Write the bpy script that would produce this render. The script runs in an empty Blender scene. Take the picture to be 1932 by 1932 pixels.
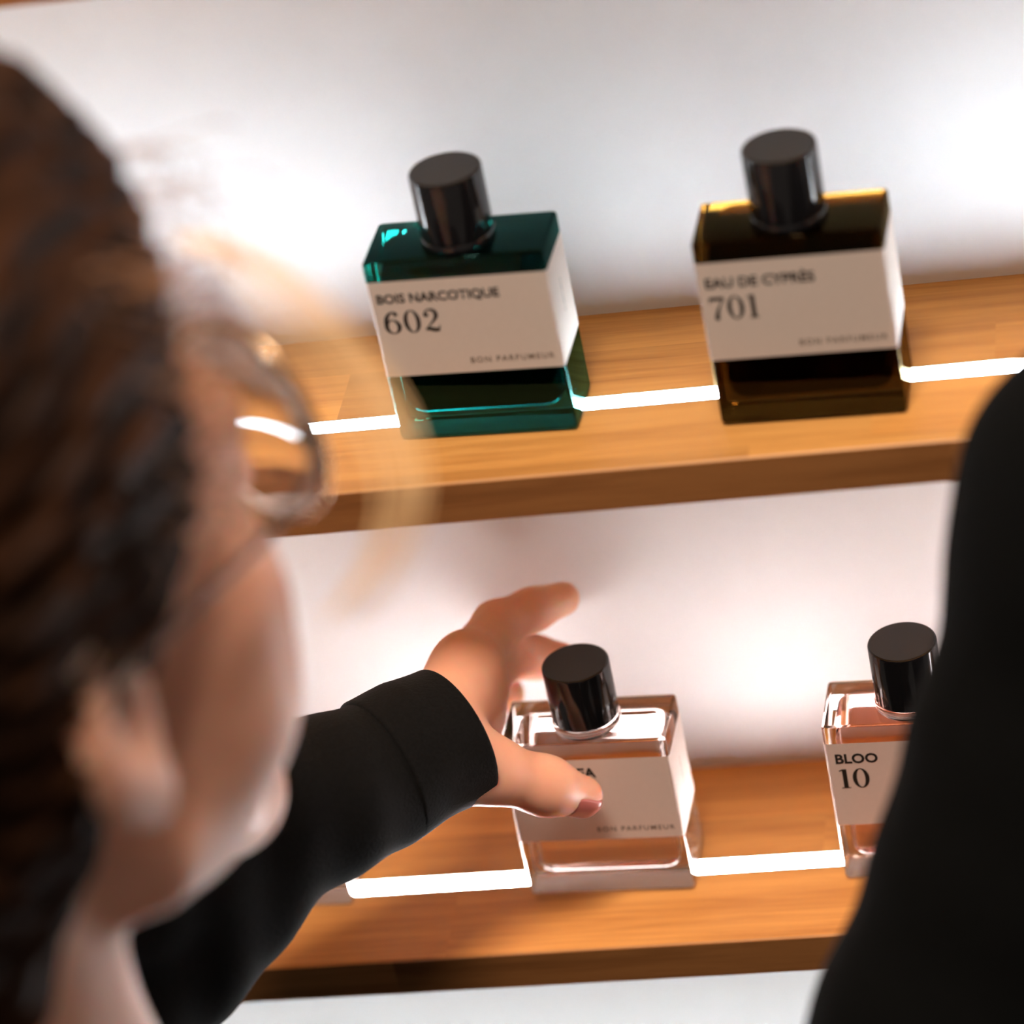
import bpy, bmesh, math, random
import numpy as np
from math import sin, cos, pi, radians
from mathutils import Vector, Matrix, Euler

SC = bpy.context.scene
COL = SC.collection

# ------------------------------------------------------------------ camera, world, lights, exposure
cam_d = bpy.data.cameras.new('camera')
cam = bpy.data.objects.new('camera', cam_d)
COL.objects.link(cam)
cam.location = (0.1215, -1.1205, 0.6339)
cam.rotation_euler = (radians(57.565), radians(10.295), radians(7.231))
cam_d.sensor_width = 36.0
cam_d.lens = 6712.0 / 1932.0 * 36.0
cam_d.clip_start = 0.05
cam_d.dof.use_dof = True
cam_d.dof.focus_distance = 1.285
cam_d.dof.aperture_fstop = cam_d.lens / 33.0
SC.camera = cam

world = bpy.data.worlds.new('world')
SC.world = world
world.use_nodes = True
world.node_tree.nodes['Background'].inputs[0].default_value = (1.0, 0.86, 0.76, 1)
world.node_tree.nodes['Background'].inputs[1].default_value = 0.16

def area_light(name, loc, target, size, power, color):
    d = bpy.data.lights.new(name, 'AREA')
    d.shape = 'DISK'
    d.size = size
    d.energy = power
    d.color = color
    o = bpy.data.objects.new(name, d)
    COL.objects.link(o)
    o.location = loc
    o.rotation_euler = (Vector(target) - Vector(loc)).to_track_quat('-Z', 'Y').to_euler()
    return o
area_light('ceiling_spot', (-0.02, -0.74, 1.70), (-0.08, -0.08, -0.05), 0.50, 46.0, (1.0, 0.80, 0.64))

STRIP = {'upper': ((0.82, 0.92, 1.0), 78.0), 'lowest': ((0.86, 0.95, 1.0), 52.0), 'lower': ((1.0, 0.92, 0.91), 120.0)}

SC.view_settings.view_transform = 'Standard'
SC.view_settings.look = 'None'
SC.view_settings.gamma = 1.0
SC.view_settings.exposure = 0.0
SC.view_settings.use_curve_mapping = False
SC.cycles.max_bounces = 20
SC.cycles.transmission_bounces = 16
SC.cycles.glossy_bounces = 6
SC.cycles.sample_clamp_indirect = 6.0

# ------------------------------------------------------------------ helpers
def link(name, me, mat=None, parent=None, loc=None, rotz=0.0):
    o = bpy.data.objects.new(name, me)
    COL.objects.link(o)
    if mat is not None and me is not None:
        me.materials.append(mat)
    if parent is not None:
        o.parent = parent
    if loc is not None:
        o.location = loc
    o.rotation_euler = (0, 0, rotz)
    return o

def tag(o, label=None, cat=None, group=None, kind=None):
    if label: o['label'] = label
    if cat: o['category'] = cat
    if group: o['group'] = group
    if kind: o['kind'] = kind
    return o

def mesh_from(name, verts, faces, smooth=False):
    me = bpy.data.meshes.new(name)
    me.from_pydata([tuple(v) for v in verts], [], [tuple(f) for f in faces])
    me.update()
    if smooth:
        me.polygons.foreach_set('use_smooth', [True] * len(me.polygons))
    return me

def bm_mesh(name, bm, smooth=False):
    bmesh.ops.recalc_face_normals(bm, faces=bm.faces)
    me = bpy.data.meshes.new(name)
    bm.to_mesh(me)
    bm.free()
    if smooth:
        me.polygons.foreach_set('use_smooth', [True] * len(me.polygons))
    return me

def add_box(bm, x0, x1, y0, y1, z0, z1):
    v = [bm.verts.new((x, y, z)) for x in (x0, x1) for y in (y0, y1) for z in (z0, z1)]
    for f in ((0, 1, 3, 2), (4, 6, 7, 5), (0, 4, 5, 1), (2, 3, 7, 6), (0, 2, 6, 4), (1, 5, 7, 3)):
        bm.faces.new([v[i] for i in f])

def box_mesh(name, x0, x1, y0, y1, z0, z1, bev=0.0, seg=3):
    bm = bmesh.new()
    add_box(bm, x0, x1, y0, y1, z0, z1)
    if bev > 0:
        bmesh.ops.bevel(bm, geom=list(bm.edges), offset=bev, segments=seg, profile=0.5, affect='EDGES')
    return bm_mesh(name, bm, bev > 0)

def smooth_angle(o, deg=35):
    me = o.data
    me.polygons.foreach_set('use_smooth', [True] * len(me.polygons))
    bm = bmesh.new()
    bm.from_mesh(me)
    lim = radians(deg)
    for e in bm.edges:
        if len(e.link_faces) == 2 and e.calc_face_angle(0) > lim:
            e.smooth = False
    bm.to_mesh(me)
    bm.free()

def rounded_rect(hx, hy, r, n=5):
    pts = []
    for cx, cy, a0 in ((hx - r, hy - r, 0), (-hx + r, hy - r, 90), (-hx + r, -hy + r, 180), (hx - r, -hy + r, 270)):
        for i in range(n + 1):
            a = radians(a0 + 90 * i / n)
            pts.append((cx + r * cos(a), cy + r * sin(a)))
    return pts

def loft(name, rings, cap=True, smooth=True):
    n = len(rings[0])
    v, f = [], []
    for rg in rings:
        v += list(rg)
    for k in range(len(rings) - 1):
        for i in range(n):
            j = (i + 1) % n
            f.append((k * n + i, k * n + j, (k + 1) * n + j, (k + 1) * n + i))
    if cap:
        f.append(tuple(reversed(range(n))))
        f.append(tuple(range((len(rings) - 1) * n, len(rings) * n)))
    return mesh_from(name, v, f, smooth)

def lathe(name, prof, n=48, smooth=True):
    rings = [[(r * cos(2 * pi * i / n), r * sin(2 * pi * i / n), z) for i in range(n)] for r, z in prof]
    return loft(name, rings, True, smooth)

def tube(name, pts, rad, n=8, closed=False):
    P = [Vector(p) for p in pts]
    m = len(P)
    rads = rad if hasattr(rad, '__len__') else [rad] * m
    up = Vector((0.13, 0.2, 0.97))
    v, f = [], []
    for i, p in enumerate(P):
        a = P[(i - 1) % m] if (closed or i > 0) else P[i]
        b = P[(i + 1) % m] if (closed or i < m - 1) else P[i]
        t = (b - a).normalized()
        s = t.cross(up).normalized()
        w = s.cross(t).normalized()
        for k in range(n):
            an = 2 * pi * k / n
            v.append(p + rads[i] * (s * cos(an) + w * sin(an)))
    for i in range(m if closed else m - 1):
        i2 = (i + 1) % m
        for k in range(n):
            k2 = (k + 1) % n
            f.append((i * n + k, i * n + k2, i2 * n + k2, i2 * n + k))
    if not closed:
        f.append(tuple(reversed(range(n))))
        f.append(tuple(range((m - 1) * n, m * n)))
    return mesh_from(name, v, f, True)

def join_meshes(name, meshes):
    bm = bmesh.new()
    for me in meshes:
        bm.from_mesh(me)
    out = bpy.data.meshes.new(name)
    bm.to_mesh(out)
    bm.free()
    out.polygons.foreach_set('use_smooth', [True] * len(out.polygons))
    return out

# ------------------------------------------------------------------ signed distance modelling
def S_sphere(c, r):
    c = np.array(c)
    return lambda p: np.linalg.norm(p - c, axis=1) - r

def S_ell(c, rad, rot=None):
    c = np.array(c, float); rad = np.array(rad, float)
    M = None if rot is None else np.array(Euler(rot).to_matrix())
    def f(p):
        q = p - c
        if M is not None: q = q @ M
        k0 = np.linalg.norm(q / rad, axis=1)
        k1 = np.linalg.norm(q / (rad * rad), axis=1)
        return k0 * (k0 - 1.0) / np.maximum(k1, 1e-9)
    return f

def S_cap(a, b, ra, rb):
    a = np.array(a, float); b = np.array(b, float); d = b - a; L = max(d @ d, 1e-12)
    def f(p):
        q = p - a
        t = np.clip(q @ d / L, 0, 1)
        return np.linalg.norm(q - t[:, None] * d, axis=1) - (ra + (rb - ra) * t)
    return f

def smin(a, b, k):
    h = np.clip(k - np.abs(a - b), 0, None) / k
    return np.minimum(a, b) - h * h * k * 0.25

def smax(a, b, k):
    return -smin(-a, -b, k)

def U(prims, k=0.01):
    def f(p):
        d = prims[0](p)
        for q in prims[1:]:
            kk = k
            if isinstance(q, tuple): q, kk = q
            d = smin(d, q(p), kk)
        return d
    return f

def surface_nets(f, lo, hi, h, slack=1.8, refine=1):
    lo = np.array(lo, float); hi = np.array(hi, float)
    B = 8
    nb = np.ceil((hi - lo) / (B * h)).astype(int)
    gi = np.stack(np.meshgrid(*[np.arange(n) for n in nb], indexing='ij'), -1).reshape(-1, 3)
    ctr = lo + (gi + 0.5) * B * h
    d = np.concatenate([f(c) for c in np.array_split(ctr, max(1, len(ctr) // 200000))])
    gi = gi[np.abs(d) < B * h * 0.87 * slack]
    off = np.stack(np.meshgrid(*[np.arange(B + 1)] * 3, indexing='ij'), -1).reshape(-1, 3)
    W = int(nb.max() * B + 4)
    cells_k, cells_p = [], []
    edges = [[], [], []]
    corner = [(i, j, k) for i in (0, 1) for j in (0, 1) for k in (0, 1)]
    epairs = [(a, b) for a in range(8) for b in range(a + 1, 8) if bin(a ^ b).count('1') == 1]
    for chunk in np.array_split(gi, max(1, len(gi) // 300)):
        if len(chunk) == 0: continue
        idx = chunk[:, None, :] * B + off[None]
        val = f((lo + idx.reshape(-1, 3) * h)).reshape(len(chunk), B + 1, B + 1, B + 1)
        cv = np.stack([val[:, i:i + B, j:j + B, k:k + B] for i, j, k in corner], -1)
        neg = cv < 0
        act = neg.any(-1) & ~neg.all(-1)
        w = np.argwhere(act)
        if len(w) == 0: continue
        c = cv[act]
        s = np.zeros((len(c), 3)); n = np.zeros(len(c))
        for a, b in epairs:
            m = (c[:, a] < 0) != (c[:, b] < 0)
            t = c[m, a] / (c[m, a] - c[m, b])
            pa = np.array(corner[a]); pb = np.array(corner[b])
            s[m] += pa + t[:, None] * (pb - pa); n[m] += 1
        base = chunk[w[:, 0]] * B + w[:, 1:]
        cells_k.append((base[:, 0] * W + base[:, 1]) * W + base[:, 2])
        cells_p.append(lo + (base + s / n[:, None]) * h)
        for ax in range(3):
            sl0 = [slice(None)] + [slice(0, B)] * 3
            sl1 = [slice(None)] + [slice(0, B)] * 3
            sl1[1 + ax] = slice(1, B + 1)
            A = val[tuple(sl0)] < 0; Bn = val[tuple(sl1)] < 0
            ew = np.argwhere(A != Bn)
            if len(ew):
                eb = chunk[ew[:, 0]] * B + ew[:, 1:]
                edges[ax].append(np.concatenate([eb, A[A != Bn][:, None].astype(int)], 1))
    key = np.concatenate(cells_k); pos = np.concatenate(cells_p)
    order = np.argsort(key); key = key[order]; pos = pos[order]
    faces = []
    for ax in range(3):
        if not edges[ax]: continue
        e = np.concatenate(edges[ax])
        u, v = [(1, 2), (2, 0), (0, 1)][ax]
        q = []
        for du, dv in ((0, 0), (-1, 0), (-1, -1), (0, -1)):
            cc = e[:, :3].copy(); cc[:, u] += du; cc[:, v] += dv
            k = (cc[:, 0] * W + cc[:, 1]) * W + cc[:, 2]
            i = np.clip(np.searchsorted(key, k), 0, len(key) - 1)
            i[key[i] != k] = -1
            q.append(i)
        q = np.stack(q, 1)
        ok = (q >= 0).all(1)
        q = q[ok]; inside = e[ok, 3] == 1
        q[~inside] = q[~inside][:, ::-1]
        faces.append(q)
    faces = np.concatenate(faces)
    for _ in range(refine):
        eps = h * 0.25
        d0 = f(pos)
        g = np.stack([f(pos + eps * np.eye(3)[i]) - f(pos - eps * np.eye(3)[i]) for i in range(3)], 1) / (2 * eps)
        gn = np.maximum((g * g).sum(1), 0.05)
        stp = -(d0 / gn)[:, None] * g
        ln = np.linalg.norm(stp, axis=1, keepdims=True)
        pos = pos + stp * np.minimum(1, 0.5 * h / np.maximum(ln, 1e-9))
    return pos, faces

def sdf_mesh(name, f, lo, hi, h, slack=1.8):
    v, q = surface_nets(f, lo, hi, h, slack)
    me = bpy.data.meshes.new(name)
    me.vertices.add(len(v)); me.vertices.foreach_set('co', v.ravel())
    me.loops.add(len(q) * 4); me.loops.foreach_set('vertex_index', q.ravel().astype(np.int32))
    me.polygons.add(len(q))
    me.polygons.foreach_set('loop_start', np.arange(0, len(q) * 4, 4, dtype=np.int32))
    me.polygons.foreach_set('loop_total', np.full(len(q), 4, dtype=np.int32))
    me.polygons.foreach_set('use_smooth', [True] * len(q))
    me.update(); me.validate()
    return me

# ------------------------------------------------------------------ materials
def srgb(r, g, b):
    c = lambda x: (x / 255 / 12.92) if x <= 10 else ((x / 255 + 0.055) / 1.055) ** 2.4
    return (c(r), c(g), c(b), 1)

def new_mat(name):
    m = bpy.data.materials.new(name)
    m.use_nodes = True
    nt = m.node_tree
    return m, nt, nt.nodes['Principled BSDF']

def simple(name, col, rough=0.5, **kw):
    m, nt, b = new_mat(name)
    b.inputs['Base Color'].default_value = col
    b.inputs['Roughness'].default_value = rough
    for k, v in kw.items():
        b.inputs[k].default_value = v
    return m

def N(nt, typ, **kw):
    n = nt.nodes.new(typ)
    for k, v in kw.items():
        setattr(n, k, v)
    return n

def math_node(nt, op, a, b=None):
    n = N(nt, 'ShaderNodeMath', operation=op)
    for i, x in enumerate((a, b)):
        if x is None: continue
        if hasattr(x, 'is_linked'): nt.links.new(x, n.inputs[i])
        else: n.inputs[i].default_value = x
    return n.outputs[0]

def wood_material(name, light, dark, seed):
    m, nt, b = new_mat(name)
    L = nt.links.new
    tc = N(nt, 'ShaderNodeTexCoord')
    sep = N(nt, 'ShaderNodeSeparateXYZ'); L(tc.outputs['Object'], sep.inputs[0])
    # staves: 36 mm wide boards in y, random lengths in x
    row = math_node(nt, 'FLOOR', math_node(nt, 'DIVIDE', math_node(nt, 'ADD', sep.outputs[1], 0.1 + seed), 0.0365))
    shift = math_node(nt, 'FRACT', math_node(nt, 'MULTIPLY', math_node(nt, 'SINE', math_node(nt, 'MULTIPLY', row, 12.9898)), 43758.5453))
    colx = math_node(nt, 'FLOOR', math_node(nt, 'ADD', math_node(nt, 'DIVIDE', sep.outputs[0], 0.235), math_node(nt, 'MULTIPLY', shift, 3.0)))
    comb = N(nt, 'ShaderNodeCombineXYZ'); L(row, comb.inputs[0]); L(colx, comb.inputs[1]); comb.inputs[2].default_value = seed
    wn = N(nt, 'ShaderNodeTexWhiteNoise'); L(comb.outputs[0], wn.inputs['Vector'])
    mp = N(nt, 'ShaderNodeMapping'); L(tc.outputs['Object'], mp.inputs['Vector'])
    mp.inputs['Scale'].default_value = (14, 260, 260)
    off = N(nt, 'ShaderNodeVectorMath', operation='SCALE'); L(wn.outputs['Color'], off.inputs[0]); off.inputs['Scale'].default_value = 40.0
    L(off.outputs[0], mp.inputs['Location'])
    n1 = N(nt, 'ShaderNodeTexNoise'); L(mp.outputs[0], n1.inputs['Vector'])
    n1.inputs['Scale'].default_value = 1.0; n1.inputs['Detail'].default_value = 6; n1.inputs['Roughness'].default_value = 0.65; n1.inputs['Distortion'].default_value = 0.6
    mp2 = N(nt, 'ShaderNodeMapping'); L(tc.outputs['Object'], mp2.inputs['Vector'])
    mp2.inputs['Scale'].default_value = (5, 55, 55); L(off.outputs[0], mp2.inputs['Location'])
    n2 = N(nt, 'ShaderNodeTexNoise'); L(mp2.outputs[0], n2.inputs['Vector']); n2.inputs['Scale'].default_value = 1.0; n2.inputs['Detail'].default_value = 3
    fac = math_node(nt, 'ADD', math_node(nt, 'MULTIPLY', n1.outputs[0], 0.55), math_node(nt, 'MULTIPLY', n2.outputs[0], 0.45))
    cr = N(nt, 'ShaderNodeValToRGB'); L(fac, cr.inputs[0])
    cr.color_ramp.elements[0].position = 0.30; cr.color_ramp.elements[0].color = dark
    cr.color_ramp.elements[1].position = 0.58; cr.color_ramp.elements[1].color = light
    hsv = N(nt, 'ShaderNodeHueSaturation'); L(cr.outputs[0], hsv.inputs['Color'])
    L(math_node(nt, 'ADD', math_node(nt, 'MULTIPLY', wn.outputs['Value'], 0.45), 0.74), hsv.inputs['Value'])
    L(hsv.outputs[0], b.inputs['Base Color'])
    b.inputs['Roughness'].default_value = 0.42
    bp = N(nt, 'ShaderNodeBump'); L(n1.outputs[0], bp.inputs['Height']); bp.inputs['Strength'].default_value = 0.12; bp.inputs['Distance'].default_value = 0.001
    L(bp.outputs[0], b.inputs['Normal'])
    return m

def noisy(name, c0, c1, scale, rough=0.6, bump=0.0, **kw):
    m, nt, b = new_mat(name)
    tc = N(nt, 'ShaderNodeTexCoord')
    n = N(nt, 'ShaderNodeTexNoise'); n.inputs['Scale'].default_value = scale; n.inputs['Detail'].default_value = 4
    nt.links.new(tc.outputs['Object'], n.inputs['Vector'])
    cr = N(nt, 'ShaderNodeValToRGB'); nt.links.new(n.outputs[0], cr.inputs[0])
    cr.color_ramp.elements[0].position = 0.35; cr.color_ramp.elements[0].color = c0
    cr.color_ramp.elements[1].position = 0.65; cr.color_ramp.elements[1].color = c1
    nt.links.new(cr.outputs[0], b.inputs['Base Color'])
    b.inputs['Roughness'].default_value = rough
    if bump:
        bp = N(nt, 'ShaderNodeBump'); nt.links.new(n.outputs[0], bp.inputs['Height'])
        bp.inputs['Strength'].default_value = bump; bp.inputs['Distance'].default_value = 0.001
        nt.links.new(bp.outputs[0], b.inputs['Normal'])
    for k, v in kw.items():
        b.inputs[k].default_value = v
    return m

def emission(name, col, strength):
    m = bpy.data.materials.new(name); m.use_nodes = True
    nt = m.node_tree; nt.nodes.remove(nt.nodes['Principled BSDF'])
    e = N(nt, 'ShaderNodeEmission'); e.inputs[0].default_value = (*col, 1); e.inputs[1].default_value = strength
    nt.links.new(e.outputs[0], nt.nodes['Material Output'].inputs[0])
    return m

def glass(name, col, ior=1.47, rough=0.0):
    m = bpy.data.materials.new(name); m.use_nodes = True
    nt = m.node_tree; nt.nodes.remove(nt.nodes['Principled BSDF'])
    g = N(nt, 'ShaderNodeBsdfGlass'); g.inputs['Color'].default_value = col; g.inputs['IOR'].default_value = ior; g.inputs['Roughness'].default_value = rough
    nt.links.new(g.outputs[0], nt.nodes['Material Output'].inputs[0])
    return m

M_WALL = noisy('white_wall_paint', (0.80, 0.80, 0.80, 1), (0.83, 0.83, 0.83, 1), 30, 0.55)
M_WOOD = wood_material('oiled_oak', (0.66, 0.335, 0.095, 1), (0.40, 0.165, 0.036, 1), 0.0)
M_WOOD2 = wood_material('oiled_oak_warm', (0.68, 0.32, 0.09, 1), (0.42, 0.16, 0.036, 1), 3.0)
M_FRONT_SHADE = wood_material('oak_front_shade', (0.38, 0.165, 0.052, 1), (0.20, 0.075, 0.020, 1), 7.0)  # oak with the shade of the shelf fronts put into its colour
M_ALU = simple('aluminium_channel', (0.75, 0.75, 0.75, 1), 0.35, Metallic=1.0)
M_FLOOR = noisy('grey_floor', (0.10, 0.09, 0.08, 1), (0.13, 0.12, 0.11, 1), 6, 0.6)
M_CAP = simple('black_lacquer', (0.006, 0.006, 0.007, 1), 0.12)
M_CAPTOP = simple('black_satin', (0.010, 0.0095, 0.009, 1), 0.38)
M_PAPER = noisy('label_paper', (0.80, 0.72, 0.66, 1), (0.82, 0.74, 0.68, 1), 400, 0.6)
def paper_material():
    nt = M_PAPER.node_tree; b = nt.nodes['Principled BSDF']
    t = N(nt, 'ShaderNodeBsdfTranslucent'); t.inputs[0].default_value = (0.92, 0.62, 0.52, 1)
    mx = N(nt, 'ShaderNodeMixShader'); mx.inputs[0].default_value = 0.35
    nt.links.new(b.outputs[0], mx.inputs[1]); nt.links.new(t.outputs[0], mx.inputs[2])
    nt.links.new(mx.outputs[0], nt.nodes['Material Output'].inputs[0])
paper_material()
M_INK = simple('black_ink', (0.012, 0.010, 0.009, 1), 0.5)
M_INKGREY = simple('grey_ink', (0.16, 0.11, 0.08, 1), 0.5)
M_GLASS = glass('clear_glass', (1, 1, 1, 1))
M_FABRIC = noisy('black_jersey', (0.0025, 0.0025, 0.0025, 1), (0.005, 0.005, 0.0052, 1), 900, 0.9, 0.3, **{'Specular IOR Level': 0.12, 'Sheen Weight': 0.02})
M_FABRIC2 = noisy('black_wool', (0.0018, 0.002, 0.002, 1), (0.0028, 0.003, 0.003, 1), 500, 0.95, 0.2, **{'Specular IOR Level': 0.06})
M_TROUSER = noisy('dark_denim', (0.01, 0.012, 0.02, 1), (0.018, 0.02, 0.03, 1), 600, 0.9)
M_SHOE = simple('black_leather', (0.01, 0.01, 0.01, 1), 0.4)
M_FRAME = simple('thin_gold_metal', (0.75, 0.55, 0.35, 1), 0.25, Metallic=1.0)
M_TORT = simple('dark_brown_acetate', (0.03, 0.014, 0.008, 1), 0.3)
M_LENS = glass('spectacle_lens', (1, 1, 1, 1), 1.5)
M_EYE = simple('eye_white', (0.8, 0.78, 0.76, 1), 0.15)
M_IRIS = simple('brown_iris', (0.06, 0.03, 0.015, 1), 0.15)

def skin_material(name, c0, c1, sss):
    m = noisy(name, c0, c1, 55, 0.48, 0.06)
    b = m.node_tree.nodes['Principled BSDF']
    b.subsurface_method = 'RANDOM_WALK'
    b.inputs['Subsurface Weight'].default_value = sss
    b.inputs['Subsurface Radius'].default_value = (1.0, 0.28, 0.12)
    b.inputs['Subsurface Scale'].default_value = 0.008
    return m
M_SKIN = skin_material('fair_skin', (0.80, 0.41, 0.28, 1), (0.86, 0.47, 0.33, 1), 0.8)
M_NAIL = simple('pink_nail', (0.50, 0.15, 0.13, 1), 0.22)

def hair_material():
    m, nt, b = new_mat('brown_hair')
    tc = N(nt, 'ShaderNodeTexCoord')
    mp = N(nt, 'ShaderNodeMapping'); mp.inputs['Scale'].default_value = (90, 12, 90)
    nt.links.new(tc.outputs['Object'], mp.inputs[0])
    n = N(nt, 'ShaderNodeTexNoise'); n.inputs['Scale'].default_value = 1.0; n.inputs['Detail'].default_value = 5
    nt.links.new(mp.outputs[0], n.inputs['Vector'])
    cr = N(nt, 'ShaderNodeValToRGB'); nt.links.new(n.outputs[0], cr.inputs[0])
    cr.color_ramp.elements[0].position = 0.35; cr.color_ramp.elements[0].color = (0.009, 0.004, 0.002, 1)
    cr.color_ramp.elements[1].position = 0.7; cr.color_ramp.elements[1].color = (0.040, 0.015, 0.006, 1)
    nt.links.new(cr.outputs[0], b.inputs['Base Color'])
    b.inputs['Roughness'].default_value = 0.5
    b.inputs['Specular IOR Level'].default_value = 0.05
    return m
M_HAIR = hair_material()
M_STRAND = simple('light_brown_strand', (0.30, 0.14, 0.06, 1), 0.4)

M_BLOND = simple('golden_strand', (0.85, 0.58, 0.30, 1), 0.4)

# ------------------------------------------------------------------ setting
S = 0.2104; TH = 0.0162; YF = -0.1077; YS = -0.0629
X0, X1 = -1.0, 0.9
FLOOR_Z = -1.40
bm = bmesh.new(); add_box(bm, -1.6, 1.6, 0.0, 0.08, FLOOR_Z, 1.1)
tag(link('wall_back', bm_mesh('wall_back', bm), M_WALL), 'white painted wall behind the lit shelves', 'wall', kind='structure')
bm = bmesh.new(); add_box(bm, -1.6, 1.6, -2.4, 0.0, FLOOR_Z - 0.05, FLOOR_Z)
tag(link('floor', bm_mesh('floor', bm), M_FLOOR), 'dark grey floor of the shop', 'floor', kind='structure')

GW, GD = 0.0092, 0.0040    # groove for the light strip
def shelf(z, label, mat):
    y0, y1 = YF, 0.0
    a, b = YS - GW / 2, YS + GW / 2
    e = 0.0008
    prof = [(y0, -TH + e), (y0, -e), (y0 + e, 0), (a, 0), (a, -GD), (b, -GD), (b, 0), (y1, 0), (y1, -TH), (y0 + e, -TH)]
    v, f = [], []
    for x in (X0, X1):
        v += [(x, p[0], p[1]) for p in prof]
    n = len(prof)
    for i in range(n):
        j = (i + 1) % n
        f.append((i, j, n + j, n + i))
    f.append(tuple(range(n))); f.append(tuple(reversed(range(n, 2 * n))))
    me = mesh_from('shelf_board', v, f)
    bm = bmesh.new(); bm.from_mesh(me); bmesh.ops.recalc_face_normals(bm, faces=bm.faces); bm.to_mesh(me); bm.free()
    sh = link('shelf', me, mat, loc=(0, 0, z))
    link('front_shade_strip', box_mesh('front_shade_strip', X0, X1, y0 - 0.0006, y0, -TH + 0.0004, -0.0004), M_FRONT_SHADE, sh)  # thin strip added to darken the front edge, over-lit in the plain oak
    return tag(sh, label, 'shelf', 'oak display shelves on the white wall')
shelf(0.0, 'oak shelf carrying the dark teal and dark amber bottles', M_WOOD)
shelf(-S, 'oak shelf carrying the clear bottles, below the hand', M_WOOD2)
shelf(S, 'oak shelf whose underside edge shows at the top left corner', M_WOOD)
shelf(-2 * S, 'oak shelf hidden below the bottom edge of the picture', M_WOOD)

def light_strip(z, label, key):
    col, st = STRIP[key]
    root = link('light_strip', None, loc=(0, YS, z - GD))
    tag(root, label, 'light strip', 'light strips let into the shelves')
    w = GW / 2 - 0.0001
    bm = bmesh.new()
    add_box(bm, X0 + 0.01, X1 - 0.01, -w, w, 0.0, 0.0008)
    add_box(bm, X0 + 0.01, X1 - 0.01, -w, -w + 0.0005, 0.0008, GD)
    add_box(bm, X0 + 0.01, X1 - 0.01, w - 0.0005, w, 0.0008, GD)
    link('channel', bm_mesh('channel', bm), M_ALU, root)
    prof = [(w * 0.86 * cos(pi * i / 12), GD - 0.0016 + 0.0014 * sin(pi * i / 12)) for i in range(13)]
    link('diffuser', loft('diffuser', [[(x, p[0], p[1]) for p in prof] for x in (X0 + 0.01, X1 - 0.01)]),
         emission('led_light_' + key, col, st), root)
light_strip(0.0, 'glowing white light strip in the shelf under the teal and amber bottles', 'upper')
light_strip(-S, 'glowing white light strip in the shelf under the clear bottles', 'lower')
light_strip(-2 * S, 'glowing white light strip in the lowest shelf below the picture', 'lowest')

# ------------------------------------------------------------------ lettering
def font_mesh(name, text, width, bold=0.0, extra=1.0):
    cu = bpy.data.curves.new(name, 'FONT')
    cu.body = text; cu.size = 1.0; cu.offset = bold; cu.space_character = extra
    cu.resolution_u = 3
    o = bpy.data.objects.new(name, cu); COL.objects.link(o)
    bpy.context.view_layer.update()
    me = bpy.data.meshes.new_from_object(o.evaluated_get(bpy.context.evaluated_depsgraph_get()))
    bpy.data.objects.remove(o); bpy.data.curves.remove(cu)
    co = np.empty(len(me.vertices) * 3); me.vertices.foreach_get('co', co); co = co.reshape(-1, 3)
    x0, x1 = co[:, 0].min(), co[:, 0].max(); s = width / (x1 - x0)
    co[:, 0] = (co[:, 0] - x0) * s; co[:, 1] = co[:, 1] * s
    out = np.stack([co[:, 0], np.zeros(len(co)), co[:, 1]], 1)
    me.vertices.foreach_set('co', out.ravel()); me.name = name; me.update()
    return me, float(out[:, 2].max())

def ribbon(pts, wid):
    n = len(pts); v = []; f = []
    for i in range(n):
        a = pts[max(i - 1, 0)]; b = pts[min(i + 1, n - 1)]
        tx, ty = b[0] - a[0], b[1] - a[1]; l = math.hypot(tx, ty) or 1
        nx, ny = -ty / l, tx / l; w = wid[i] / 2
        v += [(pts[i][0] + nx * w, pts[i][1] + ny * w), (pts[i][0] - nx * w, pts[i][1] - ny * w)]
    f = [(2 * i, 2 * i + 1, 2 * i + 3, 2 * i + 2) for i in range(n - 1)]
    return v, f

def disc(cx, cy, r, n=20):
    return [(cx + r * cos(2 * pi * i / n), cy + r * sin(2 * pi * i / n)) for i in range(n)], [tuple(range(n))]

def ring(cx, cy, rx, ry, ix, iy, n=40):
    v = []
    for i in range(n):
        a = 2 * pi * i / n
        v += [(cx + rx * cos(a), cy + ry * sin(a)), (cx + ix * cos(a), cy + iy * sin(a))]
    return v, [(2 * i, 2 * i + 1, (2 * i + 3) % (2 * n), (2 * i + 2) % (2 * n)) for i in range(n)]

def bez(p0, p1, p2, p3, n=14):
    out = []
    for i in range(n + 1):
        t = i / n; s = 1 - t
        out.append(tuple(s**3 * a + 3 * s * s * t * b + 3 * s * t * t * c + t**3 * d for a, b, c, d in zip(p0, p1, p2, p3)))
    return out

def lerpw(n, *w):
    return list(np.interp(np.linspace(0, 1, n), np.linspace(0, 1, len(w)), w))

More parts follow.
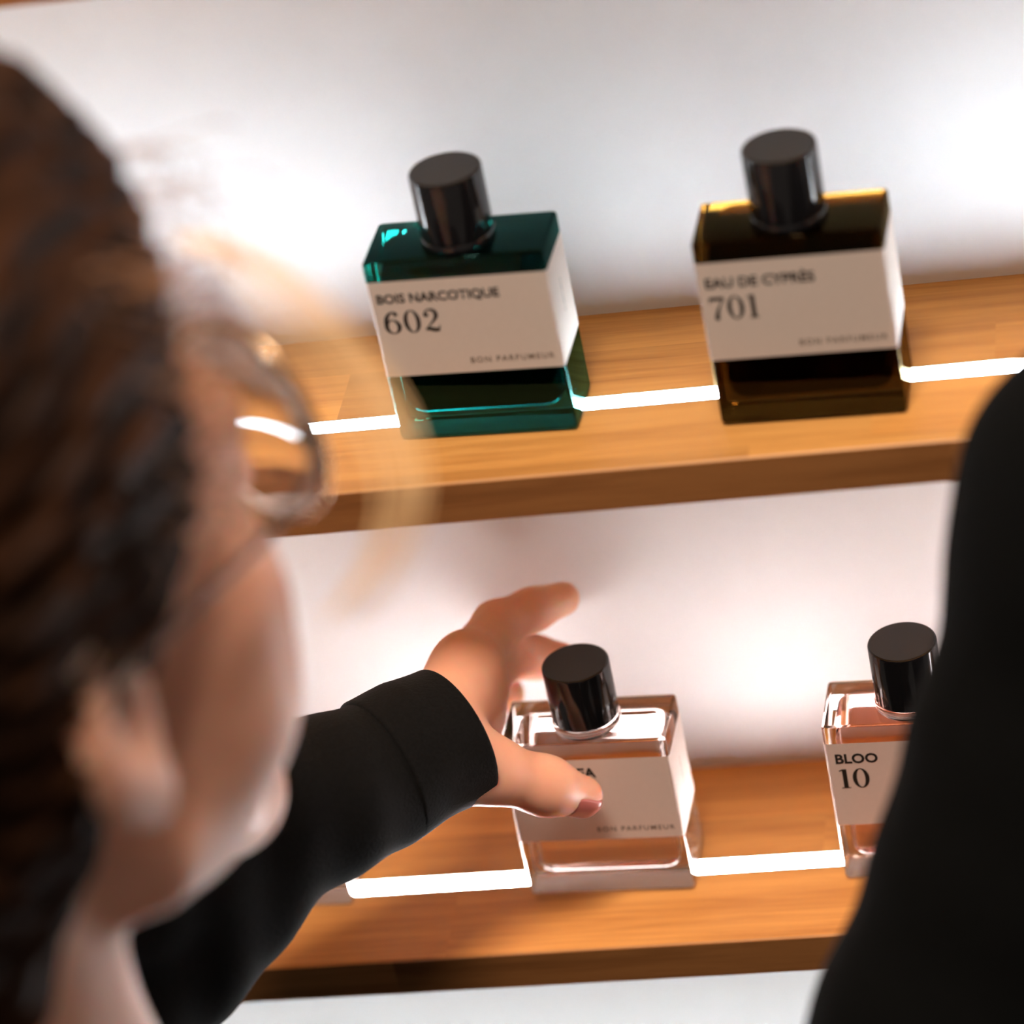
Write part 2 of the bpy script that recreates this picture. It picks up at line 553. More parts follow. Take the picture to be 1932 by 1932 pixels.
def numeral(ch):
    if ch == '0':
        return [ring(0.33, 0.5, 0.33, 0.51, 0.165, 0.47)], 0.66
    if ch == '6':
        a = bez((0.09, 0.33), (0.06, 0.75), (0.28, 1.03), (0.52, 0.94))
        return [ring(0.33, 0.31, 0.33, 0.32, 0.165, 0.28), ribbon(a, lerpw(len(a), 0.17, 0.16, 0.09, 0.05)), disc(0.51, 0.86, 0.085)], 0.66
    if ch == '2':
        a = bez((0.06, 0.76), (0.10, 1.06), (0.54, 1.06), (0.52, 0.72))
        b = bez((0.52, 0.72), (0.50, 0.48), (0.16, 0.34), (0.05, 0.04))
        c = bez((0.04, 0.10), (0.20, 0.20), (0.38, -0.02), (0.55, 0.09))
        d = [(0.55, 0.08), (0.60, 0.27)]
        return [ribbon(a, lerpw(len(a), 0.05, 0.05, 0.12, 0.17)), ribbon(b, lerpw(len(b), 0.17, 0.10, 0.05, 0.05)),
                ribbon(c, lerpw(len(c), 0.10, 0.16, 0.17, 0.14)), ribbon(d, [0.06, 0.03]), disc(0.13, 0.75, 0.095)], 0.62
    if ch == '7':
        a = bez((0.60, 0.93), (0.42, 0.60), (0.26, 0.40), (0.25, 0.02))
        return [ribbon([(0.03, 0.92), (0.61, 0.92)], [0.14, 0.14]), ribbon([(0.03, 0.70), (0.05, 0.97)], [0.03, 0.06]),
                ribbon(a, lerpw(len(a), 0.05, 0.06, 0.13, 0.20)), disc(0.25, 0.08, 0.095)], 0.58
    if ch == '1':
        return [ribbon([(0.24, 0.0), (0.24, 0.99)], [0.18, 0.18]), ribbon([(0.06, 0.02), (0.42, 0.02)], [0.045, 0.045]),
                ribbon([(0.04, 0.90), (0.20, 0.97)], [0.05, 0.06])], 0.42

def number_mesh(name, text, width, height):
    v, f = [], []; x = 0
    for ch in text:
        pcs, adv = numeral(ch)
        for pv, pf in pcs:
            b = len(v)
            v += [(x + p[0], p[1]) for p in pv]; f += [tuple(b + i for i in q) for q in pf]
        x += adv + 0.12
    x -= 0.12
    k = len(v)
    v3 = [(p[0] * width / x, -0.000004 * (i % 7), p[1] * height) for i, p in enumerate(v)]
    return mesh_from(name, v3, f)

# ------------------------------------------------------------------ perfume bottles
W = 0.064; H = 0.0719; D = 0.0291
def glass_body():
    rr = 0.0014
    rings = []
    hx, hy = W / 2, D / 2
    for z, ins in ((0.0, 0.0022), (0.0004, 0.0010), (0.0012, 0.0003), (0.0022, 0.0), (H - 0.0010, 0.0), (H - 0.0004, 0.0003), (H, 0.0010)):
        rings.append([(x, y, z) for x, y in rounded_rect(hx - ins, hy - ins, max(rr - ins * 0.3, 0.0006))])
    return loft('glass_body', rings)

def liquid_body():
    rings = []
    hx, hy = W / 2 - 0.0042, D / 2 - 0.0040
    z0 = 0.0088
    r = 0.006
    for i in range(7):
        a = pi / 2 * i / 6
        ins = r * 0.75 * (1 - sin(a))
        rings.append([(x, y, z0 + r * (1 - cos(a))) for x, y in rounded_rect(hx - ins, hy - ins, 0.0045)])
    rings.append([(x, y, H - 0.010) for x, y in rounded_rect(hx, hy, 0.0045)])
    for i in range(1, 5):
        a = pi / 2 * i / 4
        ins = 0.005 * (1 - cos(a))
        rings.append([(x, y, H - 0.010 + 0.005 * sin(a)) for x, y in rounded_rect(hx - ins, hy - ins, 0.0040)])
    return loft('perfume', rings)

def label_mesh():
    t = 0.00012; z0, z1 = 0.37 * H, 0.895 * H
    hx, hy = W / 2 + t, D / 2 + t
    r = 0.0014
    path = [(-hx, hy - 0.0012)]
    for i in range(6):
        a = radians(180 + 90 * i / 5); path.append((-hx + r + r * cos(a), -hy + r + r * sin(a)))
    for i in range(6):
        a = radians(270 + 90 * i / 5); path.append((hx - r + r * cos(a), -hy + r + r * sin(a)))
    path.append((hx, hy - 0.0012))
    v = [(x, y, z) for x, y in path for z in (z0, z1)]
    f = [(2 * i, 2 * i + 2, 2 * i + 3, 2 * i + 1) for i in range(len(path) - 1)]
    me = mesh_from('label', v, f, True)
    return me

ME_GLASS = glass_body(); ME_LIQ = liquid_body(); ME_LABEL = label_mesh()
ME_COLLAR = lathe('collar', [(0.0128, -0.0002), (0.0131, 0.0006), (0.0131, 0.0024), (0.0126, 0.0030)])
RC = 0.0127; HC = 0.0235
ME_CAP = lathe('cap', [(RC - 0.0006, 0.0), (RC, 0.0006), (RC, HC - 0.0006), (RC - 0.0002, HC - 0.0002), (RC - 0.0006, HC)], 64)
ME_TOP = lathe('cap_top', [(RC - 0.0008, 0.0), (RC - 0.0008, 0.0001), (RC - 0.0016, 0.00012)], 64)

def bottle(x, y, a, z, label, liquid, glass_m, collar_m, name_txt=None, num_txt=None, maker=True, paper=None, marks=True):
    # (x, y) is the middle of the front face on the shelf
    cx = x - sin(a) * D / 2; cy = y + cos(a) * D / 2
    root = link('perfume_bottle', None, loc=(cx, cy, z + 0.0001), rotz=a)
    tag(root, label, 'perfume bottle', 'perfume bottles on the shelves')
    g = link('glass_body', ME_GLASS.copy(), glass_m, root); smooth_angle(g, 30)
    p = link('perfume', ME_LIQ.copy(), liquid, g); smooth_angle(p, 40)
    c = link('collar', ME_COLLAR.copy(), collar_m, root, loc=(0, 0, H)); smooth_angle(c, 40)
    cap = link('cap', ME_CAP.copy(), M_CAP, root, loc=(0, 0, H + 0.0030)); smooth_angle(cap, 30)
    ct = link('cap_top', ME_TOP.copy(), M_CAPTOP, cap, loc=(0, 0, HC)); smooth_angle(ct, 30)
    lb = link('label', ME_LABEL.copy(), paper or M_PAPER, root)
    fy = -D / 2 - 0.00022
    if name_txt:
        txt, u0, u1, zc, bold = name_txt
        me, hh = font_mesh('name_lettering', txt, (u1 - u0) * W, bold)
        link('name_lettering', me, M_INK, lb, loc=((u0 - 0.5) * W, fy, zc * H - hh / 2))
    if num_txt:
        txt, u0, u1, zc, hgt = num_txt
        link('number_lettering', number_mesh('number_lettering', txt, (u1 - u0) * W, hgt), M_INK, lb, loc=((u0 - 0.5) * W, fy, zc * H - hgt / 2))
    if maker:
        me, hh = font_mesh('maker_lettering', 'BON PARFUMEUR', 0.465 * W, 0.012, 1.28)
        link('maker_lettering', me, M_INKGREY, lb, loc=((0.49 - 0.5) * W, fy, 0.437 * H - hh / 2))
    if marks:
        bm = bmesh.new()
        rnd = random.Random(4)
        zz = 0.56 * H
        while zz < 0.74 * H:
            s = rnd.uniform(0.0004, 0.0008)
            yy = rnd.uniform(-0.0003, 0.0003)
            v = [bm.verts.new((W / 2 + 0.00022, q + yy, zz + w)) for q, w in ((-0.0005, 0), (0.0005, 0), (0.0005, s), (-0.0005, s))]
            bm.faces.new(v); zz += s + 0.0005
        link('side_lettering', bm_mesh('side_lettering', bm), M_INKGREY, lb)
    return root

def liquid_mat(name, col):
    return glass(name, col, 0.93)
M_TEAL = liquid_mat('teal_perfume', (0.006, 0.15, 0.15, 1))
M_AMBER = liquid_mat('amber_perfume', (0.17, 0.095, 0.02, 1))
M_PINK = liquid_mat('pale_pink_perfume', (1.0, 0.955, 0.94, 1))
M_ROSE = liquid_mat('rose_perfume', (1.0, 0.87, 0.84, 1))
M_TEALGLASS = glass('teal_tinted_glass', (0.20, 0.55, 0.52, 1))
M_AMBERGLASS = glass('amber_tinted_glass', (0.36, 0.28, 0.15, 1))

bottle(-0.1348, -0.0790, -0.0546, 0.0, 'dark teal perfume bottle with black cap and number 602 on its label', M_TEAL, M_TEALGLASS, M_CAP,
       ('BOIS NARCOTIQUE', 0.042, 0.722, 0.803, 0.028), ('602', 0.055, 0.365, 0.672, 0.0088))
bottle(-0.0198, -0.0876, -0.0351, 0.0, 'dark amber perfume bottle with black cap and number 701 on its label', M_AMBER, M_AMBERGLASS, M_CAP,
       ('EAU DE CYPR\u00c8S', 0.042, 0.620, 0.795, 0.028), ('701', 0.045, 0.300, 0.652, 0.0088))
bottle(-0.1262, -0.0756, -0.0437, -S, 'clear perfume bottle with black cap that the hand is grasping', M_PINK, M_GLASS, M_GLASS,
       ('EA', 0.440, 0.550, 0.812, 0.035), None)
bottle(-0.0048, -0.0777, -0.0400, -S, 'clear perfume bottle half hidden behind the black clothed person at right', M_ROSE, M_GLASS, M_GLASS,
       ('BLOO', 0.055, 0.300, 0.800, 0.030), ('10', 0.060, 0.235, 0.672, 0.0088))
bottle(-0.2609, -0.0725, -0.0437, -S, 'clear perfume bottle whose base corner peeks out below the black sleeve', M_PINK, M_GLASS, M_GLASS)

# ------------------------------------------------------------------ people
class Head:
    """local axes: x to the person's right, y forward, z up; origin between the ears"""
    def __init__(s, O, yaw, pitch=0.0, roll=0.0, scale=1.0):
        s.O = np.array(O, float); s.sc = scale
        s.M = np.array(Euler((pitch, roll, -yaw), 'YXZ').to_matrix())
    def w(s, p):
        return s.O + s.sc * (s.M @ np.array(p, float))
    def inv(s, P):
        return (P - s.O) @ s.M / s.sc

def ear(sx):
    c = (sx * 0.077, -0.006, 0.000)
    outer = S_ell(c, (0.0075, 0.0185, 0.031), (0.10, 0, sx * 0.30))
    lobe = S_ell((sx * 0.074, 0.001, -0.027), (0.0055, 0.0095, 0.011))
    dish = S_ell((sx * 0.087, -0.001, 0.003), (0.008, 0.010, 0.019), (0.10, 0, sx * 0.30))
    return lambda p: smax(smin(outer(p), lobe(p), 0.006), -dish(p), 0.004)

def head_sdf():
    base = U([S_ell((0, -0.006, 0.050), (0.0745, 0.096, 0.084)),
              (S_ell((0, 0.048, -0.018), (0.058, 0.050, 0.072)), 0.03),
              (S_cap((0.048, 0.014, -0.066), (0.012, 0.078, -0.104), 0.017, 0.015), 0.03),
              (S_cap((-0.048, 0.014, -0.066), (-0.012, 0.078, -0.104), 0.017, 0.015), 0.03),
              (S_sphere((0, 0.083, -0.105), 0.0150), 0.02),
              (S_sphere((0.047, 0.062, -0.012), 0.0185), 0.025), (S_sphere((-0.047, 0.062, -0.012), 0.0185), 0.025),
              (S_sphere((0.040, 0.057, -0.048), 0.0215), 0.03), (S_sphere((-0.040, 0.057, -0.048), 0.0215), 0.03),
              (S_cap((0.040, 0.080, 0.032), (-0.040, 0.080, 0.032), 0.0115, 0.0115), 0.02),
              (S_cap((0, 0.094, 0.016), (0, 0.117, -0.020), 0.0070, 0.0095), 0.010),
              (S_sphere((0.011, 0.104, -0.026), 0.0075), 0.008), (S_sphere((-0.011, 0.104, -0.026), 0.0075), 0.008),
              (S_ell((0, 0.094, -0.050), (0.024, 0.010, 0.0052)), 0.006),
              (S_ell((0, 0.092, -0.060), (0.021, 0.010, 0.0060)), 0.006)])
    s1, s2 = S_sphere((0.032, 0.101, 0.010), 0.0135), S_sphere((-0.032, 0.101, 0.010), 0.0135)
    m = S_ell((0, 0.103, -0.0550), (0.022, 0.006, 0.0012))
    e1, e2 = ear(1), ear(-1)
    lids = U([S_sphere((0.032, 0.0795, 0.010), 0.0135), S_sphere((-0.032, 0.0795, 0.010), 0.0135)], 0.001)
    eyes = U([S_cap((0.019, 0.092, 0.0085), (0.045, 0.090, 0.0085), 0.0042, 0.0040), S_cap((-0.019, 0.092, 0.0085), (-0.045, 0.090, 0.0085), 0.0042, 0.0040)], 0.001)
    def f(p):
        d = base(p)
        d = smax(d, -s1(p), 0.014); d = smax(d, -s2(p), 0.014)
        d = smin(d, lids(p), 0.006)
        d = smax(d, -eyes(p), 0.003)
        d = smax(d, -m(p), 0.004)
        d = smin(d, e1(p), 0.007); d = smin(d, e2(p), 0.007)
        return d
    return f
HEAD = head_sdf()
NECK_A = (0, -0.022, -0.040)

def finger(chain, rad, k=0.004):
    return U([S_cap(chain[i], chain[i + 1], rad[i], rad[i + 1]) for i in range(len(chain) - 1)], k)

def hand_sdf(J, sc=1.0):
    g = lambda k: np.array(J[k])
    palm = U([S_cap(g('wrist'), g('imcp'), 0.0150 * sc, 0.0102 * sc), (S_cap(g('wrist'), g('mmcp'), 0.0150 * sc, 0.0105 * sc), 0.012),
              (S_cap(g('wrist'), g('rmcp'), 0.0150 * sc, 0.0108 * sc), 0.012), (S_cap(g('wrist'), g('pmcp'), 0.0150 * sc, 0.0098 * sc), 0.012),
              (S_cap(g('wrist'), g('tcmc'), 0.0150 * sc, 0.0140 * sc), 0.012),
              (S_cap(g('tcmc'), g('tmcp'), 0.0140 * sc, 0.0116 * sc), 0.012),
              (S_cap(g('imcp'), g('pmcp'), 0.0105 * sc, 0.0095 * sc), 0.012),
              (S_cap(g('tmcp') * 0.55 + g('tcmc') * 0.45, g('imcp') * 0.6 + g('wrist') * 0.4, 0.0070 * sc, 0.0085 * sc), 0.012)])
    fs = [finger([g('tmcp'), g('tdip'), g('ttip')], [0.0116 * sc, 0.0102 * sc, 0.0078 * sc], 0.006)]
    for c, r in (('i', 1.0), ('m', 1.02), ('r', 0.96), ('p', 0.84)):
        r *= sc
        ch = [g(c + 'mcp'), g(c + 'pip'), g(c + 'dip'), g(c + 'tip')] if (c + 'dip') in J else [g(c + 'mcp'), g(c + 'pip'), g(c + 'tip')]
        rd = [0.0105 * r, 0.0088 * r, 0.0080 * r, 0.0066 * r] if len(ch) == 4 else [0.0102 * r, 0.0086 * r, 0.0068 * r]
        fs.append(finger(ch, rd))
    def f(p):
        d = palm(p)
        for q in fs:
            d = smin(d, q(p), 0.005)
        return d
    return f

def relaxed_hand(wr, dirn, palm_n, thumb_side):
    """a slightly curled hand hanging from the wrist"""
    d = np.array(dirn) / np.linalg.norm(dirn); n = np.array(palm_n) - np.dot(palm_n, d) * d; n /= np.linalg.norm(n)
    t = np.array(thumb_side) - np.dot(thumb_side, d) * d; t -= np.dot(t, n) * n; t /= np.linalg.norm(t)
    P = lambda a, b, c: np.array(wr) + a * d + b * t + c * n
    J = {'wrist': np.array(wr), 'tcmc': P(0.025, 0.026, 0.006), 'tmcp': P(0.055, 0.042, 0.014), 'tdip': P(0.083, 0.046, 0.022), 'ttip': P(0.104, 0.044, 0.030)}
    for k, o, l in (('i', 0.027, 1.0), ('m', 0.008, 1.08), ('r', -0.012, 1.0), ('p', -0.030, 0.8)):
        a = 0.092 - abs(o) * 0.25
        J[k + 'mcp'] = P(a, o, 0); J[k + 'pip'] = P(a + 0.039 * l, o * 1.05, 0.010)
        J[k + 'dip'] = P(a + 0.060 * l, o * 1.05, 0.021); J[k + 'tip'] = P(a + 0.073 * l, o * 1.0, 0.032)
    return J

def fold(p, axis_a, axis_b, amp, freq, phase=0.0):
    a = np.array(axis_a); d = np.array(axis_b) - a; L = np.linalg.norm(d); d = d / L
    s = (p - a) @ d
    q = p - a - s[:, None] * d
    ang = q @ np.array([0.3, 0.5, 0.81])
    w = np.sin(freq * s + 60 * ang + phase) + 0.6 * np.sin(2.3 * freq * s - 45 * ang + 1.7 + phase)
    return amp * w

def lumpy(p, amp, fr):
    return amp * (np.sin(fr * p[:, 0] + 1.3 * np.sin(fr * 0.7 * p[:, 2])) * np.sin(fr * 0.9 * p[:, 1] + 0.5) + np.sin(fr * 1.1 * p[:, 2] + 2.0) * 0.7)

def person(name, label, head, neck_base, yaw, shoulder, arms, mat_top, h, hair_fn, hand_nail=None, top_h=0.004, waist_z=-0.55):
    root = link(name, None, loc=(neck_base[0], neck_base[1], FLOOR_Z))
    tag(root, label, 'person')
    inv = root.location.copy()
    R = np.array([cos(yaw), -sin(yaw), 0]); F = np.array([sin(yaw), cos(yaw), 0]); Z = np.array([0, 0, 1.0])
    nb = np.array(neck_base, float)
    hip = nb + Z * (waist_z - nb[2] + 0.02) - 0.01 * F
    nk = head.w(NECK_A); ch = head.w((0, 0.020, -0.075))
    prims = [S_cap(nk, nb, 0.051, 0.056), (S_cap(nk, nb - 0.05 * Z, 0.05, 0.07), 0.02),
             (S_cap(nb - 0.04 * Z, nb - 0.25 * Z, 0.07, 0.09), 0.05), (S_cap(nb - 0.25 * Z, hip, 0.09, 0.10), 0.05)]
    lo = [nb - 0.2, head.O - 0.17, hip - 0.15]; hi = [nb + 0.2, head.O + 0.17, hip + 0.15]
    tops = []
    hw = 0.155
    c1 = nb - 0.13 * Z; c2 = nb - 0.36 * Z
    tors = U([S_ell(c1 - 0.06 * Z + 0.005 * F, (0.165, 0.105, 0.20), (0, 0, -yaw)), (S_ell(np.array([c2[0], c2[1], waist_z + 0.05]), (0.158, 0.112, 0.32), (0, 0, -yaw)), 0.10),
              (S_cap(nb - 0.025 * Z - 0.015 * F, shoulder[0] + 0.02 * Z, 0.060, 0.052), 0.06), (S_cap(nb - 0.025 * Z - 0.015 * F, shoulder[1] + 0.02 * Z, 0.060, 0.052), 0.06)])
    sleeves = []
    hands = []
    for sh, el, J, (r0, r1, r2), fo in arms:
        sh = np.array(sh); el = np.array(el); wr = np.array(J['wrist'])
        prims.append((U([S_cap(nb - 0.09 * Z, sh, 0.05, 0.040), S_cap(sh, el, 0.040, 0.034), S_cap(el, wr, 0.031, 0.0175)], 0.02), 0.03))
        hands.append(hand_sdf(J, fo.get('hand', 1.0)))
        lo += [np.minimum(np.minimum(sh, el), wr) - 0.15]; hi += [np.maximum(np.maximum(sh, el), wr) + 0.15]
        cuff = wr + fo.get('ext', 0.012) * (wr - el) / np.linalg.norm(wr - el)
        if 'cuff' in fo: cuff = np.array(fo['cuff'])
        sleeves.append((S_cap(sh, el, r0, r1), S_cap(el, cuff, r1, r2), el, cuff, sh, r2, fo))
    body_u = U(prims, 0.02)
    def body(p):
        d = body_u(p)
        for q in hands:
            d = smin(d, q(p), 0.006)
        for up, low, el, cuff, sh, r2, fo in sleeves:
            n = np.array(fo['cut']) if 'cut' in fo else (cuff - el)
            n = n / np.linalg.norm(n)
            zone = np.minimum(-((p - cuff) @ n) - 0.010, 0.085 - np.linalg.norm(p - cuff, axis=1))
            d = np.maximum(d, np.minimum(low(p) + 0.0034, zone))
        hq = head.inv(p)
        d = smin(d, HEAD(hq) * head.sc, 0.016)
        return d
    lo = np.min(lo, 0); hi = np.max(hi, 0)
    me = sdf_mesh('body', body, lo, hi, h)
    b = link('body', me, M_SKIN, root, loc=-inv)
    # ---- black top with two sleeves
    def top(p):
        d = tors(p) + lumpy(p, 0.0016, 38)
        d = np.maximum(d, (waist_z - 0.06) - p[:, 2])
        for up, low, el, cuff, sh, r2, fo in sleeves:
            ax = (cuff - el) / np.linalg.norm(cuff - el)
            amp = fo.get('amp', 0.0016)
            hang = None
            if 'hang' in fo:
                hp = [(el * (1 - t) + cuff * t - dz * Z, r) for t, dz, r in ((0.12, 0.050, 0.046), (0.45, 0.028, 0.033), (0.60, 0.012, 0.0285), (0.76, 0.001, 0.0255))]
                hang = U([S_cap(hp[i][0], hp[i + 1][0], hp[i][1], hp[i + 1][1]) for i in range(3)], 0.01)
            lowd = low(p) + fold(p, el, cuff, amp, fo.get('freq', 150))
            n = np.array(fo['cut']) if 'cut' in fo else ax
            n = n / np.linalg.norm(n)
            past = (p - cuff) @ n
            lowd = smax(lowd, past + 0.012, 0.004)
            upd = up(p) + fold(p, sh, el, amp, 60)
            d = smin(d, upd, 0.045)
            if hang is not None: lowd = smin(lowd, hang(p) + fold(p, el, cuff, amp, fo.get('freq', 150)), 0.006)
            d = smin(d, lowd, 0.010)
        neckhole = S_cap(nk, nb - 0.015 * Z + 0.01 * F, 0.055, 0.066)
        d = smax(d, -neckhole(p), 0.006)
        return d
    link('black_top', sdf_mesh('black_top', top, lo - 0.05, hi + 0.05, top_h, 2.6), mat_top, root, loc=-inv)
    for up, low, el, cuff, sh, r2, fo in sleeves:
        n = np.array(fo['cut']) if 'cut' in fo else (cuff - el)
        n = n / np.linalg.norm(n)
        def cuff_sdf(p, low=low, el=el, cuff=cuff, n=n, fo=fo):
            d = low(p) + 0.5 * fold(p, el, cuff, fo.get('amp', 0.0016), fo.get('freq', 150))
            d = np.abs(d + 0.0008) - 0.0012
            past = (p - cuff) @ n
            return smax(smax(d, past, 0.0016), -0.034 - past, 0.001)
        link('cuff', sdf_mesh('cuff', cuff_sdf, cuff - 0.075, cuff + 0.075, fo.get('cuff_h', 0.002), 2.5), mat_top, root, loc=-inv)
    # ---- trousers and shoes
    legs = []
    feet = []
    for s in (-1, 1):
        kn = hip + s * 0.085 * R + 0.02 * F; kn[2] = FLOOR_Z + 0.47
        an = hip + s * 0.095 * R - 0.01 * F; an[2] = FLOOR_Z + 0.085
        hp = hip + s * 0.075 * R - 0.06 * Z
        legs += [S_cap(hp, kn, 0.088, 0.066), S_cap(kn, an, 0.066, 0.052)]
        feet.append((an, s))
    tr = U([S_ell(hip - 0.03 * Z, (0.145, 0.102, 0.12), (0, 0, -yaw))] + [(l, 0.03) for l in legs])
    def trousers(p):
        return np.maximum(tr(p) + lumpy(p, 0.002, 30), p[:, 2] - (waist_z + 0.03))
    lo2 = hip - np.array([0.35, 0.35, 0]); hi2 = hip + np.array([0.35, 0.35, 0.1]); lo2[2] = FLOOR_Z; 
    link('trousers', sdf_mesh('trousers', trousers, lo2, hi2, 0.008, 2.2), M_TROUSER, root, loc=-inv)
    for an, s in feet:
        toe = an + 0.15 * F + s * 0.02 * R; heel = an - 0.04 * F
        toe[2] = FLOOR_Z + 0.030; heel[2] = FLOOR_Z + 0.035
        sh_ = U([S_cap(heel, toe, 0.036, 0.034), (S_cap(an + 0.01 * Z, an * 0.5 + toe * 0.5, 0.042, 0.034), 0.03)])
        link('shoe', sdf_mesh('shoe', lambda p: np.maximum(sh_(p), FLOOR_Z + 0.001 - p[:, 2]), np.minimum(toe, heel) - 0.08, np.maximum(an, toe) + 0.1, 0.005), M_SHOE, root, loc=-inv)
    # ---- eyes
    for s in (-1, 1):
        c = head.w((s * 0.032, 0.0800, 0.010))
        bm = bmesh.new(); bmesh.ops.create_uvsphere(bm, u_segments=20, v_segments=12, radius=0.0122 * head.sc)
        bmesh.ops.translate(bm, verts=bm.verts, vec=c)
        e = link('eye', bm_mesh('eye', bm, True), M_EYE, root, loc=-inv)
        bm = bmesh.new(); bmesh.ops.create_uvsphere(bm, u_segments=16, v_segments=10, radius=0.0060)
        bmesh.ops.translate(bm, verts=bm.verts, vec=head.w((s * 0.032, 0.0868, 0.0095)))
        link('iris', bm_mesh('iris', bm, True), M_IRIS, e)
    hair_fn(root, head, inv)
    return root

# ---- hair
HZ = [-0.10, -0.075, -0.05, -0.03, -0.012, 0.0, 0.02, 0.05, 0.075, 0.10, 0.13]
HY = [-0.050, -0.030, -0.016, 0.000, 0.024, 0.040, 0.052, 0.059, 0.065, 0.074, 0.10]
def hair_maker(thick, curly, strands, seed):
    def fn(root, head, inv):
        skull = U([S_ell((0, -0.018, 0.072), (0.0780, 0.104, 0.096)), (S_cap((0, -0.035, -0.02), (0, -0.052, -0.075), 0.058, 0.046), 0.05)])
        e1, e2 = S_ell((0.077, 0.004, -0.016), (0.02, 0.018, 0.026)), S_ell((-0.077, 0.004, -0.016), (0.02, 0.018, 0.026))
        def f(P):
            p = head.inv(P)
            ang = np.arctan2(p[:, 0], p[:, 2] - 0.03 + 1e-6)
            wav = 0.0016 * np.sin(34 * ang + 4 * np.sin(60 * p[:, 1])) + 0.0012 * np.sin(75 * ang + 90 * p[:, 1])
            d = skull(p) - thick + curly * wav + curly * 0.0022 * np.sin(70 * p[:, 1] + 3 * ang) * np.cos(80 * p[:, 2])
            cut = (p[:, 1] - np.interp(p[:, 2], HZ, HY) - 0.004 * np.sin(90 * p[:, 2]) * curly) * 0.75
            d = smax(d, cut, 0.010)
            d = smax(d, -0.088 - p[:, 2], 0.012)
            d = smax(d, -e1(p), 0.006); d = smax(d, -e2(p), 0.006)
            return d * head.sc
        me = sdf_mesh('hair', f, head.O - 0.21, head.O + 0.23, 0.0020)
        hr = link('hair', me, M_HAIR, root, loc=-inv)
        rnd = random.Random(seed)
        ms = []
        for i in range(strands):
            z = rnd.uniform(-0.01, 0.13); t = rnd.uniform(0.15, 1.0)
            th = rnd.uniform(-0.2, 1.0)
            base = Vector((0.06 * cos(th * 1.4) + 0.012, 0.02 + 0.075 * sin(th * 1.2), 0.02 + 0.095 * t))
            out = Vector((0.6, 0.6, 0.3)).normalized()
            L = rnd.uniform(0.015, 0.045)
            cdir = Vector((rnd.uniform(-.4, .4), rnd.uniform(0.1, .9), rnd.uniform(-1.0, -0.1))).normalized()
            pts = []
            for k in range(9):
                u = k / 8
                q = base + cdir * L * u + out * (0.010 * sin(pi * u) + rnd.uniform(0, 0.0015))
                pts.append(head.w(q))
            ms.append(tube('s', pts, [0.00022 * head.sc] * 8 + [0.0001], 4))
        if ms:
            me = join_meshes('loose_strands', ms)
            for m_ in ms: bpy.data.meshes.remove(m_)
            tag(link('loose_strands', me, M_STRAND, hr), 'fine light brown flyaway strands', kind='stuff')
    return fn

Z3 = np.array([0, 0, 1.0])
def stray_lock(root, hair, ctrl):
    rnd = random.Random(12); ms = []
    C4 = [Vector(c) for c in ctrl]
    for i in range(9):
        o = Vector((rnd.gauss(0, .0035), rnd.gauss(0, .0035), rnd.gauss(0, .0025)))
        pts = []
        for k in range(29):
            u = k / 28 * (len(C4) - 1); a = min(int(u), len(C4) - 2); t = u - a
            P = [C4[max(a - 1, 0)], C4[a], C4[a + 1], C4[min(a + 2, len(C4) - 1)]]
            q = 0.5 * (2 * P[1] + (P[2] - P[0]) * t + (2 * P[0] - 5 * P[1] + 4 * P[2] - P[3]) * t * t + (3 * P[1] - P[0] - 3 * P[2] + P[3]) * t**3)
            pts.append(q + o * min(1, k / 8))
        ms.append(tube('s', pts, [0.00045] * 28 + [0.0001], 5))
    me = join_meshes('stray_lock', ms)
    tag(link('stray_lock', me, M_BLOND, hair), 'golden brown lock curling away from the forehead')
# --- person reaching for the bottle
YAW1 = radians(30)
head1 = Head((-0.2460, -0.3364, 0.1054), YAW1, 0.0, 0.0, 1.06)
nb1 = head1.w((-0.004, -0.049, -0.150))
by = radians(12)
R1 = np.array([cos(by), -sin(by), 0]); F1 = np.array([sin(by), cos(by), 0])
shL = nb1 - 0.165 * R1 - 0.055 * Z3 + 0.005 * F1
shR = nb1 + 0.165 * R1 - 0.060 * Z3 - 0.015 * F1
TT = (-0.1268, -0.0893, -0.1526); TD = (-0.1375, -0.0967, -0.1410)
CUFF = (-0.1658, -0.0990, -0.1131); CUT = (0.7288, 0.6854, -0.0211)
HANDL = {'wrist': (-0.1870, -0.1300, -0.1125), 'tcmc': (-0.1699, -0.1123, -0.1133), 'tmcp': (-0.1537, -0.1047, -0.1266),
         'tdip': TD, 'ttip': TT,
         'imcp': (-0.1644, -0.0689, -0.1045), 'ipip': (-0.1580, -0.0365, -0.1090), 'idip': (-0.1460, -0.0255, -0.1110), 'itip': (-0.1356, -0.0170, -0.1128),
         'mmcp': (-0.1642, -0.0693, -0.1145), 'mpip': (-0.1595, -0.0319, -0.1281), 'mdip': (-0.1501, -0.0197, -0.1371), 'mtip': (-0.1407, -0.019, -0.1397),
         'rmcp': (-0.1679, -0.0652, -0.1258), 'rpip': (-0.1723, -0.0307, -0.146), 'rtip': (-0.1633, -0.0222, -0.1513),
         'pmcp': (-0.1709, -0.0651, -0.1339), 'ppip': (-0.1777, -0.0342, -0.1493), 'ptip': (-0.1717, -0.0257, -0.1536)}
elL = np.array((-0.3400, -0.2740, -0.0830))
elR = shR + np.array((0.05, -0.06, -0.27)); wrR = elR + np.array((0.0, 0.06, -0.235))
HANDR = relaxed_hand(wrR, (0.0, 0.2, -1), -R1, F1)
LOCK = [(-0.1488, -0.316, 0.2138), (-0.1301, -0.3256, 0.2107), (-0.109, -0.3429, 0.1945), (-0.0954, -0.353, 0.1735), (-0.0922, -0.3622, 0.1578), (-0.0996, -0.3686, 0.1412), (-0.1121, -0.3742, 0.1277)]
